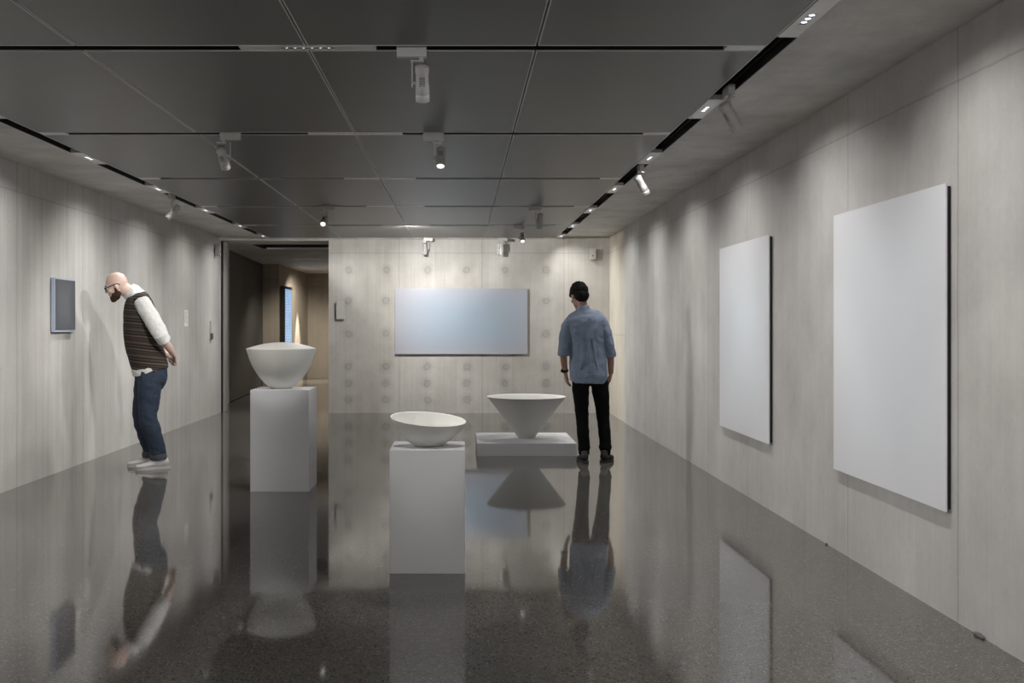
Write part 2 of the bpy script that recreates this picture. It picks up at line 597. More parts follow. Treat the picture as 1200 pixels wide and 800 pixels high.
for o in [x for x in C.objects if x.name.startswith('light_module') and x.get('group', '').startswith('three')]:
    right = o.location.x > 0
    # local axes: +x of the module runs along world +Y, -y of the module is world +X
    d = (0, -0.33, -1.0) if right else (0, 0.33, -1.0)
    spot_light('edge_beam', o, (-0.1, 0, -0.04), (0, -0.20 if right else 0.20, -1.0), W_EDGE, 58, 0.9, NEUT, 0.03)
    spot_light('cross_wash', o, (0.1, 0, -0.05), (0, 1.0 if right else -1.0, -0.38), W_CROSS * (0.5 if right else 1.0), 45, 0.9, COOL, 0.08)
    area_light('wall_wash', o, (0, 0, -0.012), d, W_SIDE_R if right else W_SIDE_L, 0.5, 0.06, 130, COOL)
for o in [x for x in C.objects if x.name.startswith('light_module') and x.get('group', '').startswith('six')]:
    if o.location.y > 15:
        continue
    last = o.location.y > 13
    if last:
        for dx in (-0.40, 0.70):
            spot_light('back_wash', o, (0, 0, -0.04), (dx, 1.0, -0.62), W_BACK * (1.25 if dx > 0 else 0.9), 104, 0.9, NEUT, 0.03)
    elif o.location.y < 4:
        spot_light('down_or_fill_beam', o, (0, 0, -0.04), (0, 1.0, -0.42), W_FILL, 100, 0.9, NEUT, 0.05)  # forward fill beam, added to brighten the plinth fronts
    else:
        spot_light('down_or_fill_beam', o, (-0.08, 0, -0.04), (-1.0, 0.25, -1.0), W_DOWN * 0.8, 72, 0.6, NEUT, 0.03)
        if 6 < o.location.y < 8:
            spot_light('long_throw', o, (-0.16, 0, -0.05), (-0.63, 0.77, -0.36), W_DOWN * 2.6, 42, 0.9, NEUT, 0.03)

# ------------------------------------------------------------------ spotlights
def spotlight(loc, target, flip, label, watts, angle, rz=0.0, blend=0.5, color=NEUT, drop=0.165):
    e = empty('spotlight', loc, rz)
    tag(e, label, 'spotlight', 'grey track spotlights')
    s = flip
    b = bmesh.new(); box(b, -0.07, 0.07, -0.018, 0.018, -0.045, 0.012, 0.002)
    link_mesh('adapter', b, M['lamp_grey'], e)
    b = bmesh.new()
    box(b, s * 0.045 - 0.05, s * 0.045 + 0.012, -0.012, 0.012, -0.066, -0.058, 0.001)
    box(b, s * 0.045 - 0.010, s * 0.045 + 0.010, -0.010, 0.010, -0.06, -0.044, 0.001)
    ax = s * 0.05 - s * 0.045
    box(b, min(ax, ax - s * 0.006), max(ax, ax - s * 0.006), -0.011, 0.011, -drop - 0.02, -0.058, 0.001)
    link_mesh('bracket', b, M['lamp_grey'], e)
    piv = Vector((s * 0.05, 0, -drop))
    b = bmesh.new()
    lathe(b, [(0, 0), (0.009, 0), (0.009, abs(0.016)), (0, 0.016)], 12,
          Matrix.Translation((ax, 0, -drop)) @ Matrix.Rotation(s * PI / 2, 4, 'Y'))
    link_mesh('knob', b, M['lamp_grey'], e, smooth=False)
    d = Vector(target) - (Vector(loc) + Matrix.Rotation(rz, 3, 'Z') @ piv)
    d = (Matrix.Rotation(-rz, 3, 'Z') @ d).normalized()
    T = Matrix.Translation(piv) @ frame_to(d).to_4x4()
    b = bmesh.new()
    lathe(b, [(0, -0.088), (0.024, -0.088), (0.0245, -0.082), (0.031, -0.080), (0.033, -0.077), (0.033, -0.058), (0.0325, -0.05), (0.0295, -0.04), (0.0295, 0.0),
              (0.0325, 0.014), (0.033, 0.05), (0.0322, 0.051), (0.0322, 0.053), (0.033, 0.054), (0.033, 0.086), (0.030, 0.088), (0.028, 0.07), (0, 0.068)], 24, T)
    link_mesh('lamp_body', b, M['lamp_grey'], e, smooth=False)
    for f in e.children[-1].data.polygons:
        f.use_smooth = True
    for a in (-1, 1):
        b = bmesh.new()
        for k in range(6):
            vs = box(b, -0.014, 0.014, -0.0015, 0.0015, -0.0005, 0.0015)
            for v in vs:
                v.co = T @ (Matrix.Translation((0, 0, -0.032 + 0.008 * k)) @ Matrix.Rotation(a * PI / 2 + PI / 2 * 0, 4, 'X') @ Matrix.Translation((0, 0, 0.029)) @ v.co)
        link_mesh('vent', b, M['vent'], e)
    b = bmesh.new()
    lathe(b, [(0, 0.0695), (0.0265, 0.0715), (0.0265, 0.074), (0.018, 0.0765), (0, 0.0775)], 20, T)
    link_mesh('lens', b, M['lens'], e, smooth=True)
    spot_light('beam', e, piv + d * 0.092, d, watts, angle, blend, color, 0.022)
    return e

B1 = Vector((-0.182, 5.75, 0.67)); B2 = Vector((-1.487, 8.49, 0.82)); B3 = Vector((0.70, 11.03, 0.13))
spotlight((-0.231, TR[1], HP), B1 + Vector((0, 0, .1)), 1, 'grey spotlight in the cross slot nearest the viewer, largest of all', W_SPOT, 25)
spotlight((-1.57, TR[2], HP), B2 + Vector((0, 0, .2)), -1, 'grey spotlight tilted away above the tall closed bowl, left in the second cross slot', W_SPOT, 25)
spotlight((-0.186, TR[2], HP), B1 + Vector((0, 0, .1)), 1, 'grey spotlight near the middle of the second cross slot, lens turned to the viewer', W_SPOT, 25)
spotlight((-1.46, TR[4], HP), B2 + Vector((0, 0, .1)), -1, 'spotlight with a bright glowing lens, left in the fourth cross slot', W_SPOT, 19)
spotlight((0.82, TR[4], HP), B3 + Vector((0, 0.1, .3)), 1, 'spotlight hanging straight down above the conical bowl, right in the fourth cross slot', W_SPOT, 40)
spotlight((0.76, TR[5], HP), B3 + Vector((0, 0, .3)), 1, 'small spotlight in the fifth cross slot, lens turned to the viewer', W_SPOT, 25)
spotlight((-0.49, TR[6], HP), (-0.54, YB - 0.15, 1.0), -1, 'spotlight against the back wall above the left part of the wide blue picture', W_GRAZE, 70, blend=0.9)
spotlight((0.63, TR[6], HP), (0.58, YB - 0.15, 1.0), -1, 'spotlight against the back wall above the right part of the wide blue picture', W_GRAZE, 70, blend=0.9)
spotlight((XSR, 5.68, HP + 0.005), (XR, 5.9, 1.3), -1, 'spotlight in the right slot aimed at the wall, between the nearest and second light inserts', W_PIC, 80, rz=PI / 2, blend=0.9)
spotlight((XSR, 8.45, HP + 0.005), (XR, 8.8, 1.3), -1, 'spotlight in the right slot aimed at the wall, just beyond the third light insert', W_PIC, 80, rz=PI / 2, blend=0.9)
spotlight((XSL, 10.36, HP + 0.005), (XL, 10.0, 1.5), 1, 'spotlight in the left slot aimed at the left wall', W_PIC, 80, rz=PI / 2, blend=0.9)

# ------------------------------------------------------------------ pictures
def side_picture(y0, y1, z0, z1, label, mat):
    e = empty('picture', (XR, (y0 + y1) / 2, z0))
    tag(e, label, 'picture', 'tall pale pictures on the right wall')
    hy, h = (y1 - y0) / 2, z1 - z0
    b = bmesh.new(); box(b, -0.030, -0.021, -hy, hy, 0, h, 0.002)
    link_mesh('painted_panel', b, mat, e)
    b = bmesh.new()
    t = 0.045
    box(b, -0.021, 0.0, -hy + 0.012, -hy + 0.012 + t, 0.012, h - 0.012); box(b, -0.021, 0.0, hy - 0.012 - t, hy - 0.012, 0.012, h - 0.012)
    box(b, -0.021, 0.0, -hy + 0.012 + t, hy - 0.012 - t, 0.012, 0.012 + t); box(b, -0.021, 0.0, -hy + 0.012 + t, hy - 0.012 - t, h - 0.012 - t, h - 0.012)
    link_mesh('subframe', b, M['sub_dark'], e)
    return e
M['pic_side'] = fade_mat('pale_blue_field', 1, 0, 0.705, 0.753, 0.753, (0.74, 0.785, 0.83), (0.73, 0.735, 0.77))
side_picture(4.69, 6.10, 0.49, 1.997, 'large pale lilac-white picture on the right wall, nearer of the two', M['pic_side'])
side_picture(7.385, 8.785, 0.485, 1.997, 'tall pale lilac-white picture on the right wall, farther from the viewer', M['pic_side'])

e = empty('picture', (0.006, YB, 0.90))
tag(e, 'wide horizontal pale blue picture on the back wall', 'picture')
b = bmesh.new(); box(b, -1.005, 1.005, -0.05, -0.038, 0, 0.995, 0.002)
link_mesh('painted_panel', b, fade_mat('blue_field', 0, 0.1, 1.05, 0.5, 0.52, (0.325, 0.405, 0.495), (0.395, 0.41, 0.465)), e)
b = bmesh.new()
for (a0, a1, c0_, c1_) in ((-0.99, -0.94, 0.012, 0.983), (0.94, 0.99, 0.012, 0.983), (-0.94, 0.94, 0.012, 0.06), (-0.94, 0.94, 0.935, 0.983)):
    box(b, a0, a1, -0.038, 0, c0_, c1_)
link_mesh('subframe', b, M['sub_dark'], e)

e = empty('picture', (XL, 9.42, 1.28))
tag(e, 'small dark slate-grey picture with a light edge on the left wall, before the bald man', 'picture')
b = bmesh.new(); box(b, 0.008, 0.040, -0.245, 0.245, 0, 0.49, 0.003)
link_mesh('painted_panel', b, plain('pale_blue_edge', (0.36, 0.41, 0.52), 0.4), e)
b = bmesh.new(); box(b, 0.040, 0.043, -0.228, 0.241, 0.02, 0.478)
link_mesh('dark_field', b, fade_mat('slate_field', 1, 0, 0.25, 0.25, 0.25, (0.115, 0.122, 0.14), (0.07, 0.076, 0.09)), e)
b = bmesh.new(); box(b, 0.0, 0.008, -0.21, 0.21, 0.03, 0.46)
link_mesh('subframe', b, M['sub_dark'], e)

# ------------------------------------------------------------------ plinths and bowls
def plinth(name, x0, x1, y0, y1, h, label, cat):
    b = bmesh.new()
    cx, cy = (x0 + x1) / 2, (y0 + y1) / 2
    box(b, x0 - cx, x1 - cx, y0 - cy, y1 - cy, 0, h, 0.0025)
    o = link_mesh(name, b, M['white_paint'])
    o.location = (cx, cy, 0)
    return tag(o, label, cat)
plinth('plinth', -0.386, 0.023, 5.548, 5.958, 0.67, 'white square plinth nearest the viewer, under the open round bowl', 'plinth')
plinth('plinth', -1.70, -1.226, 8.265, 8.72, 0.82, 'taller white plinth on the left, under the closed bowl', 'plinth')
plinth('low_plinth', 0.166, 1.19, 10.5, 11.56, 0.13, 'low wide white platform under the conical bowl', 'plinth')

def smooth_prof(pts, n=6):
    out = []
    P = [pts[0]] + list(pts) + [pts[-1]]
    for i in range(1, len(P) - 2):
        p0, p1, p2, p3 = P[i - 1], P[i], P[i + 1], P[i + 2]
        for k in range(n):
            t = k / n
            q = []
            for a in range(2):
                q.append(0.5 * ((2 * p1[a]) + (-p0[a] + p2[a]) * t + (2 * p0[a] - 5 * p1[a] + 4 * p2[a] - p3[a]) * t * t + (-p0[a] + 3 * p1[a] - 3 * p2[a] + p3[a]) * t ** 3))
            out.append((max(q[0], 0), q[1]))
    out.append(pts[-1])
    return out

# 1: open bowl with a slanting rim
outer = smooth_prof([(0.062, 0.0), (0.085, 0.006), (0.128, 0.034), (0.170, 0.075), (0.198, 0.115), (0.213, 0.148)])
inner = smooth_prof([(0.206, 0.149), (0.191, 0.118), (0.162, 0.080), (0.120, 0.045), (0.07, 0.022), (0.0, 0.015)])
b = bmesh.new()
vs = lathe(b, [(0, 0.0)] + outer + [(0.2105, 0.1515)] + inner, 72)
for v in vs:
    k = (v.co.z / 0.15) ** 1.6
    v.co.z += k * (0.088 * v.co.y * 1.0 - 0.074 * v.co.x)
o = link_mesh('bowl', b, M['ceramic'], smooth=True)
o.location = (-0.182, 5.752, 0.67)
tag(o, 'open round white bowl with a slanting rim on the nearest plinth', 'bowl')
# 2: closed bowl with a shallow domed top
b = bmesh.new()
prof = smooth_prof([(0.082, 0.0), (0.133, 0.041), (0.188, 0.103), (0.238, 0.185), (0.267, 0.257), (0.288, 0.328)])
top = smooth_prof([(0.284, 0.333), (0.22, 0.352), (0.14, 0.370), (0.07, 0.379), (0.0, 0.382)])
lathe(b, [(0, 0)] + prof + [(0.2875, 0.331)] + top, 72)
o = link_mesh('bowl', b, M['ceramic'], smooth=True)
o.location = (B2.x, B2.y, 0.82)
tag(o, 'tall rounded white bowl with a closed, gently domed top on the left plinth', 'bowl')
# 3: wide conical bowl
b = bmesh.new()
outer = smooth_prof([(0.085, 0.0), (0.112, 0.036), (0.20, 0.152), (0.32, 0.312), (0.40, 0.415), (0.427, 0.444)])
inner = smooth_prof([(0.420, 0.4445), (0.39, 0.425), (0.30, 0.33), (0.19, 0.18), (0.08, 0.05), (0.0, 0.035)])
lathe(b, [(0, 0)] + outer + [(0.424, 0.446)] + inner, 72)
o = link_mesh('bowl', b, M['ceramic_grey'], smooth=True)
o.location = (0.705, 11.02, 0.131)
tag(o, 'wide conical grey-white bowl on the low platform', 'bowl')

# ------------------------------------------------------------------ small wall fittings
def wall_speaker(loc, rz, label):
    e = empty('wall_speaker', loc, rz)          # back against the wall at local y = 0, front at -y
    tag(e, label, 'sensor', 'small grey boxes high on the walls')
    b = bmesh.new(); box(b, -0.045, 0.045, -0.09, -0.018, 0, 0.17, 0.006)
    link_mesh('housing', b, M['device_grey'], e)
    b = bmesh.new(); box(b, -0.02, 0.02, -0.018, 0, 0.05, 0.12, 0.002)
    link_mesh('wall_bracket', b, M['rail'], e)
    b = bmesh.new(); lathe(b, [(0, 0), (0.014, 0), (0.012, 0.004), (0, 0.005)], 16, Matrix.Translation((0, -0.0895, 0.06)) @ Matrix.Rotation(PI / 2, 4, 'X'))
    link_mesh('sensor_eye', b, M['vent'], e, smooth=True)
wall_speaker((2.0, YB, 2.33), 0, 'small grey box high on the back wall, right of the standing man\'s head')
wall_speaker((XL, 15.3, 2.37), PI / 2, 'small grey box high at the far end of the left wall, beside the black channel')
wall_speaker((-3.62, 25.8, 2.35), 0, 'small grey box high on the end wall of the corridor')

e = empty('wall_box', (-1.83, YB, 1.43))
tag(e, 'small square concrete-grey box with shadow-dark painted sides on the back wall beside the doorway', 'wall box')
b = bmesh.new(); box(b, -0.055, 0.075, -0.075, -0.06, 0, 0.27, 0.003)
link_mesh('front_plate', b, plain('plate_grey', (0.47, 0.46, 0.44), 0.6), e)
b = bmesh.new(); box(b, -0.05, 0.07, -0.06, 0, 0.005, 0.265)
link_mesh('case', b, M['sub_dark'], e)  # black case stands in for the plate's shadow at left and below

b = bmesh.new(); box(b, 0, 0.006, -0.13, 0.13, -0.16, 0.0, 0.001)
e = empty('text_card', (XL, 13.7, 1.32))
tag(e, 'narrow white caption card on the left wall, behind the bald man', 'label')
b.free(); b = bmesh.new(); box(b, 0, 0.006, -0.10, 0.10, 0, 0.22, 0.001)
link_mesh('card', b, M['card'], e)
b = bmesh.new()
for k in range(7):
    box(b, 0.006, 0.0066, -0.08, 0.08 - 0.05 * ((k * 37) % 3) / 2, 0.19 - 0.022 * k, 0.196 - 0.022 * k)
link_mesh('print_lines', b, plain('grey_print', (0.35, 0.35, 0.36), 0.7), e)

e = empty('wall_switch', (XL, 15.05, 1.13))
tag(e, 'narrow grey wall plate with a dark lower key near the doorway', 'switch')
b = bmesh.new(); box(b, 0, 0.012, -0.05, 0.05, 0, 0.27, 0.002)
link_mesh('plate', b, M['device_grey'], e)
b = bmesh.new(); box(b, 0.012, 0.03, -0.05, 0.05, 0.0, 0.09, 0.002)
link_mesh('key', b, M['vent'], e)

# lit information screen in the corridor
def screen_mat():
    t = NT('screen_glow')
    xyz = t.sep(t.coord())
    line = t.math('GREATER_THAN', t.math('SINE', t.math('MULTIPLY', xyz[2], 110.0)), 0.55)
    blk = t.math('GREATER_THAN', t.noise(t.mapping(t.coord(), (0.01, 3, 4)), 1.0, 1), 0.5)
    line = t.math('MULTIPLY', line, blk)
    c = t.mix(t.math('MULTIPLY', line, 0.5), (0.20, 0.33, 0.50), (0.50, 0.62, 0.75))
    t.col((0.02, 0.02, 0.02))
    t.l(c, t.b.inputs['Emission Color'])
    t.b.inputs['Emission Strength'].default_value = 1.0
    t.set(Roughness=0.3)
    return t.m
e = empty('information_screen', (-3.855, 22.32, 0.25))
tag(e, 'tall narrow light blue screen in a dark case on the corridor wall', 'screen')
b = bmesh.new(); box(b, 0, 0.10, -0.48, 0.48, 0, 1.92, 0.004)
link_mesh('case', b, plain('screen_case', (0.03, 0.022, 0.018), 0.4), e)
b = bmesh.new(); box(b, 0.1, 0.103, -0.42, 0.42, 0.06, 1.86)
link_mesh('display', b, screen_mat(), e)

# dark slot luminaire and downlights in the corridor ceiling
e = empty('slot_luminaire', (-2.475, 16.875, 2.63))
tag(e, 'wide dark recessed fitting with a pale front edge in the corridor ceiling', 'ceiling light')
b = bmesh.new()
box(b, -0.872, 0.872, -0.472, 0.472, 0.19, 0.20)
box(b, -0.872, -0.86, -0.472, 0.472, 0.0, 0.19); box(b, 0.86, 0.872, -0.472, 0.472, 0.0, 0.19)
box(b, -0.86, 0.86, 0.46, 0.472, 0.0, 0.19); box(b, -0.86, 0.86, -0.472, -0.46, 0.0, 0.19)
link_mesh('tray', b, M['black'], e)
b = bmesh.new(); box(b, -0.80, 0.80, 0.40, 0.43, -0.012, 0.02)
link_mesh('edge_profile', b, M['module_grey'], e)
def corridor_light(loc, label, watts, target, ang):
    o = dup(s0); o.location = loc; o.rotation_euler = (0, 0, 0)
    for ch in list(o.children):
        if ch.type == 'LIGHT':
            bpy.data.objects.remove(ch)
    tag(o, label, 'ceiling light')
    d = Vector(target) - Vector(loc)
    spot_light('beam', o, (0, 0, -0.03), d, watts, ang, 0.5, WARM, 0.03)
corridor_light((-3.0, 19.9, 2.622), 'three-cell light insert in the corridor ceiling, nearer the doorway', 90, (-2.2, 20.6, 0), 150)
corridor_light((-2.6, 22.6, 2.622), 'three-cell light insert in the corridor ceiling, out in the middle', 170, (-3.6, 23.6, 0), 120)
corridor_light((-3.48, 24.2, 2.622), 'three-cell light insert in the corridor ceiling, close to the lit cone on the wall', 560, (-3.48, 24.2, 0.0), 44)

# ------------------------------------------------------------------ people
# a person is built in metres around its feet: +x is forward, +y its left, +z up
V = Vector

def catmull(pts, n):
    out = []
    P = [pts[0]] + list(pts) + [pts[-1]]
    for i in range(1, len(P) - 2):
        for k in range(n):
            t = k / n
            out.append([0.5 * ((2 * P[i][a]) + (-P[i - 1][a] + P[i + 1][a]) * t + (2 * P[i - 1][a] - 5 * P[i][a] + 4 * P[i + 1][a] - P[i + 2][a]) * t * t
                               + (-P[i - 1][a] + 3 * P[i][a] - 3 * P[i + 1][a] + P[i + 2][a]) * t ** 3) for a in range(len(pts[0]))])
    out.append(list(pts[-1]))
    return out

def limb(bm, pts, side=(0, 1, 0), seg=20, n=5, grow=0.0, round_ends=True):
    """pts: (x, y, z, half width along side, half depth); a tapering closed tube"""
    P = catmull(pts, n)
    if round_ends:
        for end in (0, -1):
            p = P[end]; q = P[1] if end == 0 else P[-2]
            d = V(p[:3]) - V(q[:3])
            if d.length < 1e-6:
                continue
            d.normalize(); r = min(p[3], p[4])
            caps = [list(V(p[:3]) + d * r * 0.45 * s) + [p[3] * c, p[4] * c] for s, c in ((0.45, 0.9), (0.8, 0.68), (1.0, 0.35))]
            P = caps[::-1] + P if end == 0 else P + caps
    rings = []
    for i, p in enumerate(P):
        a = V(P[max(i - 1, 0)][:3]); b = V(P[min(i + 1, len(P) - 1)][:3])
        t = (b - a).normalized()
        s = V(side); s = (s - t * s.dot(t)).normalized()
        f = t.cross(s)
        rings.append([bm.verts.new(V(p[:3]) + s * (p[3] + grow) * math.cos(2 * PI * k / seg) + f * (p[4] + grow) * math.sin(2 * PI * k / seg)) for k in range(seg)])
    for r0, r1 in zip(rings, rings[1:]):
        for k in range(seg):
            bm.faces.new((r0[k], r0[(k + 1) % seg], r1[(k + 1) % seg], r1[k]))
    bm.faces.new(rings[0][::-1]); bm.faces.new(rings[-1])

def blob(bm, c, r, R=None):
    T = Matrix.Translation(V(c)) @ (R.to_4x4() if R else Matrix.Identity(4)) @ Matrix.Diagonal((r[0], r[1], r[2], 1))
    bmesh.ops.create_uvsphere(bm, u_segments=24, v_segments=16, radius=1, matrix=T)

def fuse(name, bm, voxel, smooth, mat, parent=None, rough=None, cut=None):
    bmesh.ops.recalc_face_normals(bm, faces=bm.faces[:])
    me = bpy.data.meshes.new(name + '_raw'); bm.to_mesh(me); bm.free()
    t = bpy.data.objects.new(name + '_raw', me); C.objects.link(t)
    m = t.modifiers.new('remesh', 'REMESH'); m.mode = 'VOXEL'; m.voxel_size = voxel; m.use_smooth_shade = True
    m = t.modifiers.new('smooth', 'SMOOTH'); m.factor = 0.5; m.iterations = smooth
    if rough:
        tex = bpy.data.textures.new(name + '_folds', 'CLOUDS'); tex.noise_scale = rough[1]; tex.noise_depth = 2
        m = t.modifiers.new('folds', 'DISPLACE'); m.texture = tex; m.strength = rough[0]; m.mid_level = 0.5; m.texture_coords = 'LOCAL'
    dg = bpy.context.evaluated_depsgraph_get()
    dg.update()
    new = bpy.data.meshes.new_from_object(t.evaluated_get(dg), depsgraph=dg)
    bpy.data.objects.remove(t); bpy.data.meshes.remove(me)
    new.name = name
    if cut:                                   # open the garment at a hem: drop faces beyond a plane
        b2 = bmesh.new(); b2.from_mesh(new)
        for co, no in cut:
            bmesh.ops.bisect_plane(b2, geom=b2.verts[:] + b2.edges[:] + b2.faces[:], plane_co=co, plane_no=no, clear_outer=True)
        b2.to_mesh(new); b2.free()
    new.materials.clear(); new.materials.append(mat)
    for p in new.polygons:
        p.use_smooth = True
    o = bpy.data.objects.new(name, new); C.objects.link(o)
    if parent:
        o.parent = parent
    return o

def rot(pitch, yaw, roll=0.0):
    """pitch > 0 looks down, yaw > 0 turns to the person's left, roll > 0 tips to the person's right"""
    return Matrix.Rotation(yaw, 3, 'Z') @ Matrix.Rotation(pitch, 3, 'Y') @ Matrix.Rotation(roll, 3, 'X')

def head_shapes(bm, c, R, k=1.0):
    def e(p, r, rr=None):
        blob(bm, V(c) + R @ (V(p) * k), [x * k for x in r], R if rr is None else R @ rr)
    e((-0.012, 0, 0.028), (0.098, 0.078, 0.094))
    e((0.028, 0, -0.020), (0.068, 0.064, 0.090))
    e((0.035, 0, -0.070), (0.054, 0.054, 0.046))
    e((0.066, 0, -0.100), (0.028, 0.030, 0.022))
    e((0.078, 0, 0.024), (0.018, 0.052, 0.014))
    for s in (-1, 1):
        e((0.066, s * 0.036, -0.026), (0.028, 0.026, 0.024))
        e((-0.004, s * 0.080, -0.010), (0.019, 0.008, 0.031), Matrix.Rotation(s * 0.35, 3, 'Z'))
        e((-0.001, s * 0.079, -0.036), (0.010, 0.008, 0.012))
        e((0.096, s * 0.013, -0.030), (0.009, 0.008, 0.008))
    pts = [(0.088, 0, 0.018, 0.009, 0.010), (0.101, 0, -0.005, 0.010, 0.010), (0.110, 0, -0.026, 0.013, 0.011)]
    limb(bm, [tuple(V(c) + R @ (V(p[:3]) * k)) + (p[3] * k, p[4] * k) for p in pts], side=R @ V((0, 1, 0)), seg=12, n=3)
    e((0.090, 0, -0.060), (0.011, 0.024, 0.007))
    e((0.088, 0, -0.073), (0.011, 0.021, 0.008))

def hand_shapes(bm, w, d, nrm, thumb, curl=(0.45, 0.6, 0.4), size=1.0):
    """w wrist, d pointing along the palm, nrm the way the fingers close, thumb = +1 / -1: which edge it leaves"""
    d = V(d).normalized(); n = V(nrm); n = (n - d * n.dot(d)).normalized(); s = d.cross(n) * thumb
    w = V(w); k = size
    limb(bm, [tuple(w - d * 0.02 * k) + (0.027 * k, 0.021 * k), tuple(w + d * 0.02 * k) + (0.032 * k, 0.018 * k), tuple(w + d * 0.055 * k) + (0.041 * k, 0.016 * k),
              tuple(w + d * 0.088 * k) + (0.040 * k, 0.013 * k)], side=s, seg=16, n=3)
    for off, L, c in ((0.030, 0.072, 1.0), (0.010, 0.081, 1.05), (-0.011, 0.075, 1.12), (-0.030, 0.058, 1.2)):
        p = w + d * 0.085 * k + s * off * k; dd = d + s * off * 1.2; dd.normalize(); a = 0.0
        pts = [tuple(p - d * 0.015 * k) + (0.0092 * k, 0.0092 * k)]
        for seg_i, fr in enumerate((0.45, 0.31, 0.24)):
            a += curl[seg_i] * c
            v = dd * math.cos(a) + n * math.sin(a)
            p = p + v * L * fr * k
            r = (0.0088, 0.0082, 0.0072)[seg_i] * k
            pts.append(tuple(p) + (r, r))
        limb(bm, pts, side=s, seg=10, n=3)
    p0 = w + d * 0.022 * k + s * 0.026 * k
    v1 = (d * 0.62 + s * 0.62 + n * 0.35).normalized(); v2 = (d * 0.85 + s * 0.15 + n * 0.5).normalized()
    p1 = p0 + v1 * 0.038 * k; p2 = p1 + v2 * 0.032 * k; p3 = p2 + v2 * 0.022 * k
    limb(bm, [tuple(p0) + (0.014 * k, 0.014 * k), tuple(p1) + (0.0112 * k, 0.0112 * k), tuple(p2) + (0.0098 * k, 0.0098 * k), tuple(p3) + (0.008 * k, 0.008 * k)], side=n, seg=10, n=3)

def shoe(name, parent, ankle_x, y, yaw, mat, sole_mat, L=0.285, lace=True, wid=1.0):
    e = Matrix.Translation((ankle_x, y, 0)) @ Matrix.Rotation(yaw, 4, 'Z')
    def pt(x, z, hw, hd):
        p = e @ V((x, 0, z)); return (p.x, p.y, p.z, hw * wid, hd)
    side = e.to_3x3() @ V((0, 1, 0))
    bm = bmesh.new()
    limb(bm, [pt(-0.075, 0.062, 0.034, 0.040), pt(-0.03, 0.062, 0.038, 0.045), pt(0.03, 0.055, 0.042, 0.040), pt(0.09, 0.044, 0.046, 0.029),
              pt(0.15, 0.036, 0.045, 0.022), pt(L - 0.10, 0.031, 0.036, 0.017)], side=side, n=4)
    limb(bm, [pt(-0.045, 0.05, 0.038, 0.045), pt(-0.035, 0.085, 0.038, 0.046), pt(-0.03, 0.105, 0.038, 0.046)], side=side, n=3)
    up = fuse(name, bm, 0.006, 4, mat, parent)
    bm = bmesh.new()
    outl = [(-0.108, 0.012), (-0.10, 0.030), (-0.05, 0.040), (0.02, 0.040), (0.08, 0.048), (0.13, 0.049), (0.165, 0.040), (L - 0.097, 0.022), (L - 0.088, 0.0)]
    ring = [(x, w * wid) for x, w in outl] + [(x, -w * wid) for x, w in outl[-2::-1]]
    lo = [bm.verts.new(e @ V((x, w, 0.0))) for x, w in ring]; hi = [bm.verts.new(e @ V((x, w, 0.026))) for x, w in ring]
    bm.faces.new(lo[::-1]); bm.faces.new(hi)
    for k in range(len(ring)):
        k2 = (k + 1) % len(ring); bm.faces.new((lo[k], lo[k2], hi[k2], hi[k]))
    link_mesh('sole', bm, sole_mat, up)
    if lace:
        bm = bmesh.new()
        for i in range(5):
            x = 0.035 + 0.021 * i; z = 0.096 - 0.0085 * i - 0.0035 * i * (i > 2) 
            a = e @ V((x, -0.026, z - 0.006)); b_ = e @ V((x + 0.003, 0, z + 0.002)); c_ = e @ V((x, 0.026, z - 0.006))
            limb(bm, [tuple(a) + (0.004, 0.004), tuple(b_) + (0.004, 0.004), tuple(c_) + (0.004, 0.004)], side=(0, 0, 1), seg=8, n=3)
        link_mesh('laces', bm, sole_mat, up, smooth=True)
    return up

def cloth(name, c, rough=0.85, scale=160, var=0.12, bump=0.25):
    t = NT(name)
    co = t.coord()
    f = t.noise(co, scale, 3); g = t.noise(co, 9, 3)
    f2 = t.math('ADD', t.math('MULTIPLY', f, 0.6), t.math('MULTIPLY', g, 0.4))
    t.col(t.mix(f2, [x * (1 - var) for x in c], [min(1, x * (1 + var)) for x in c]))
    t.set(Roughness=rough)
    t.bump(t.noise(co, 14, 4), bump, 0.02)
    return t.m
def skin_mat(name, c, red):
    t = NT(name)
    f = t.noise(t.coord(), 22, 4)
    t.col(t.mix(t.math('MULTIPLY', f, 0.55), c, red))
    t.set(Roughness=0.45)
    t.b.inputs['Subsurface Weight'].default_value = 0.08
    t.b.inputs['Subsurface Radius'].default_value = (0.012, 0.005, 0.003)
    return t.m
def knit_mat():
    t = NT('striped_knit')
    xyz = t.sep(t.coord())
    h = t.math('SUBTRACT', xyz[2], t.math('MULTIPLY', xyz[0], 0.12))
    h = t.math('ADD', h, t.math('MULTIPLY', t.math('SUBTRACT', t.noise(t.coord(), 5, 2), 0.5), 0.012))
    f = t.math('FRACT', t.math('MULTIPLY', h, 1 / 0.118))
    K, B, R, T_, D = (0.012, 0.011, 0.011), (0.036, 0.026, 0.020), (0.10, 0.052, 0.034), (0.155, 0.125, 0.090), (0.022, 0.017, 0.015)
    nd = t.ramp(f, [(0.0, K), (0.11, R), (0.15, D), (0.27, B), (0.33, T_), (0.39, K), (0.52, D), (0.58, R), (0.63, K), (0.75, B), (0.82, T_), (0.87, D), (0.95, R)])
    for x in t.t.nodes:
        if x.type == 'VALTORGB':
            x.color_ramp.interpolation = 'CONSTANT'
    n = t.noise(t.coord(), 120, 2)
    t.col(t.mix(t.math('MULTIPLY', n, 0.5), nd, (0.02, 0.017, 0.015)))
    t.set(Roughness=0.95)
    t.bump(t.math('SINE', t.math('MULTIPLY', h, 900)), 0.25, 0.004)
    return t.m

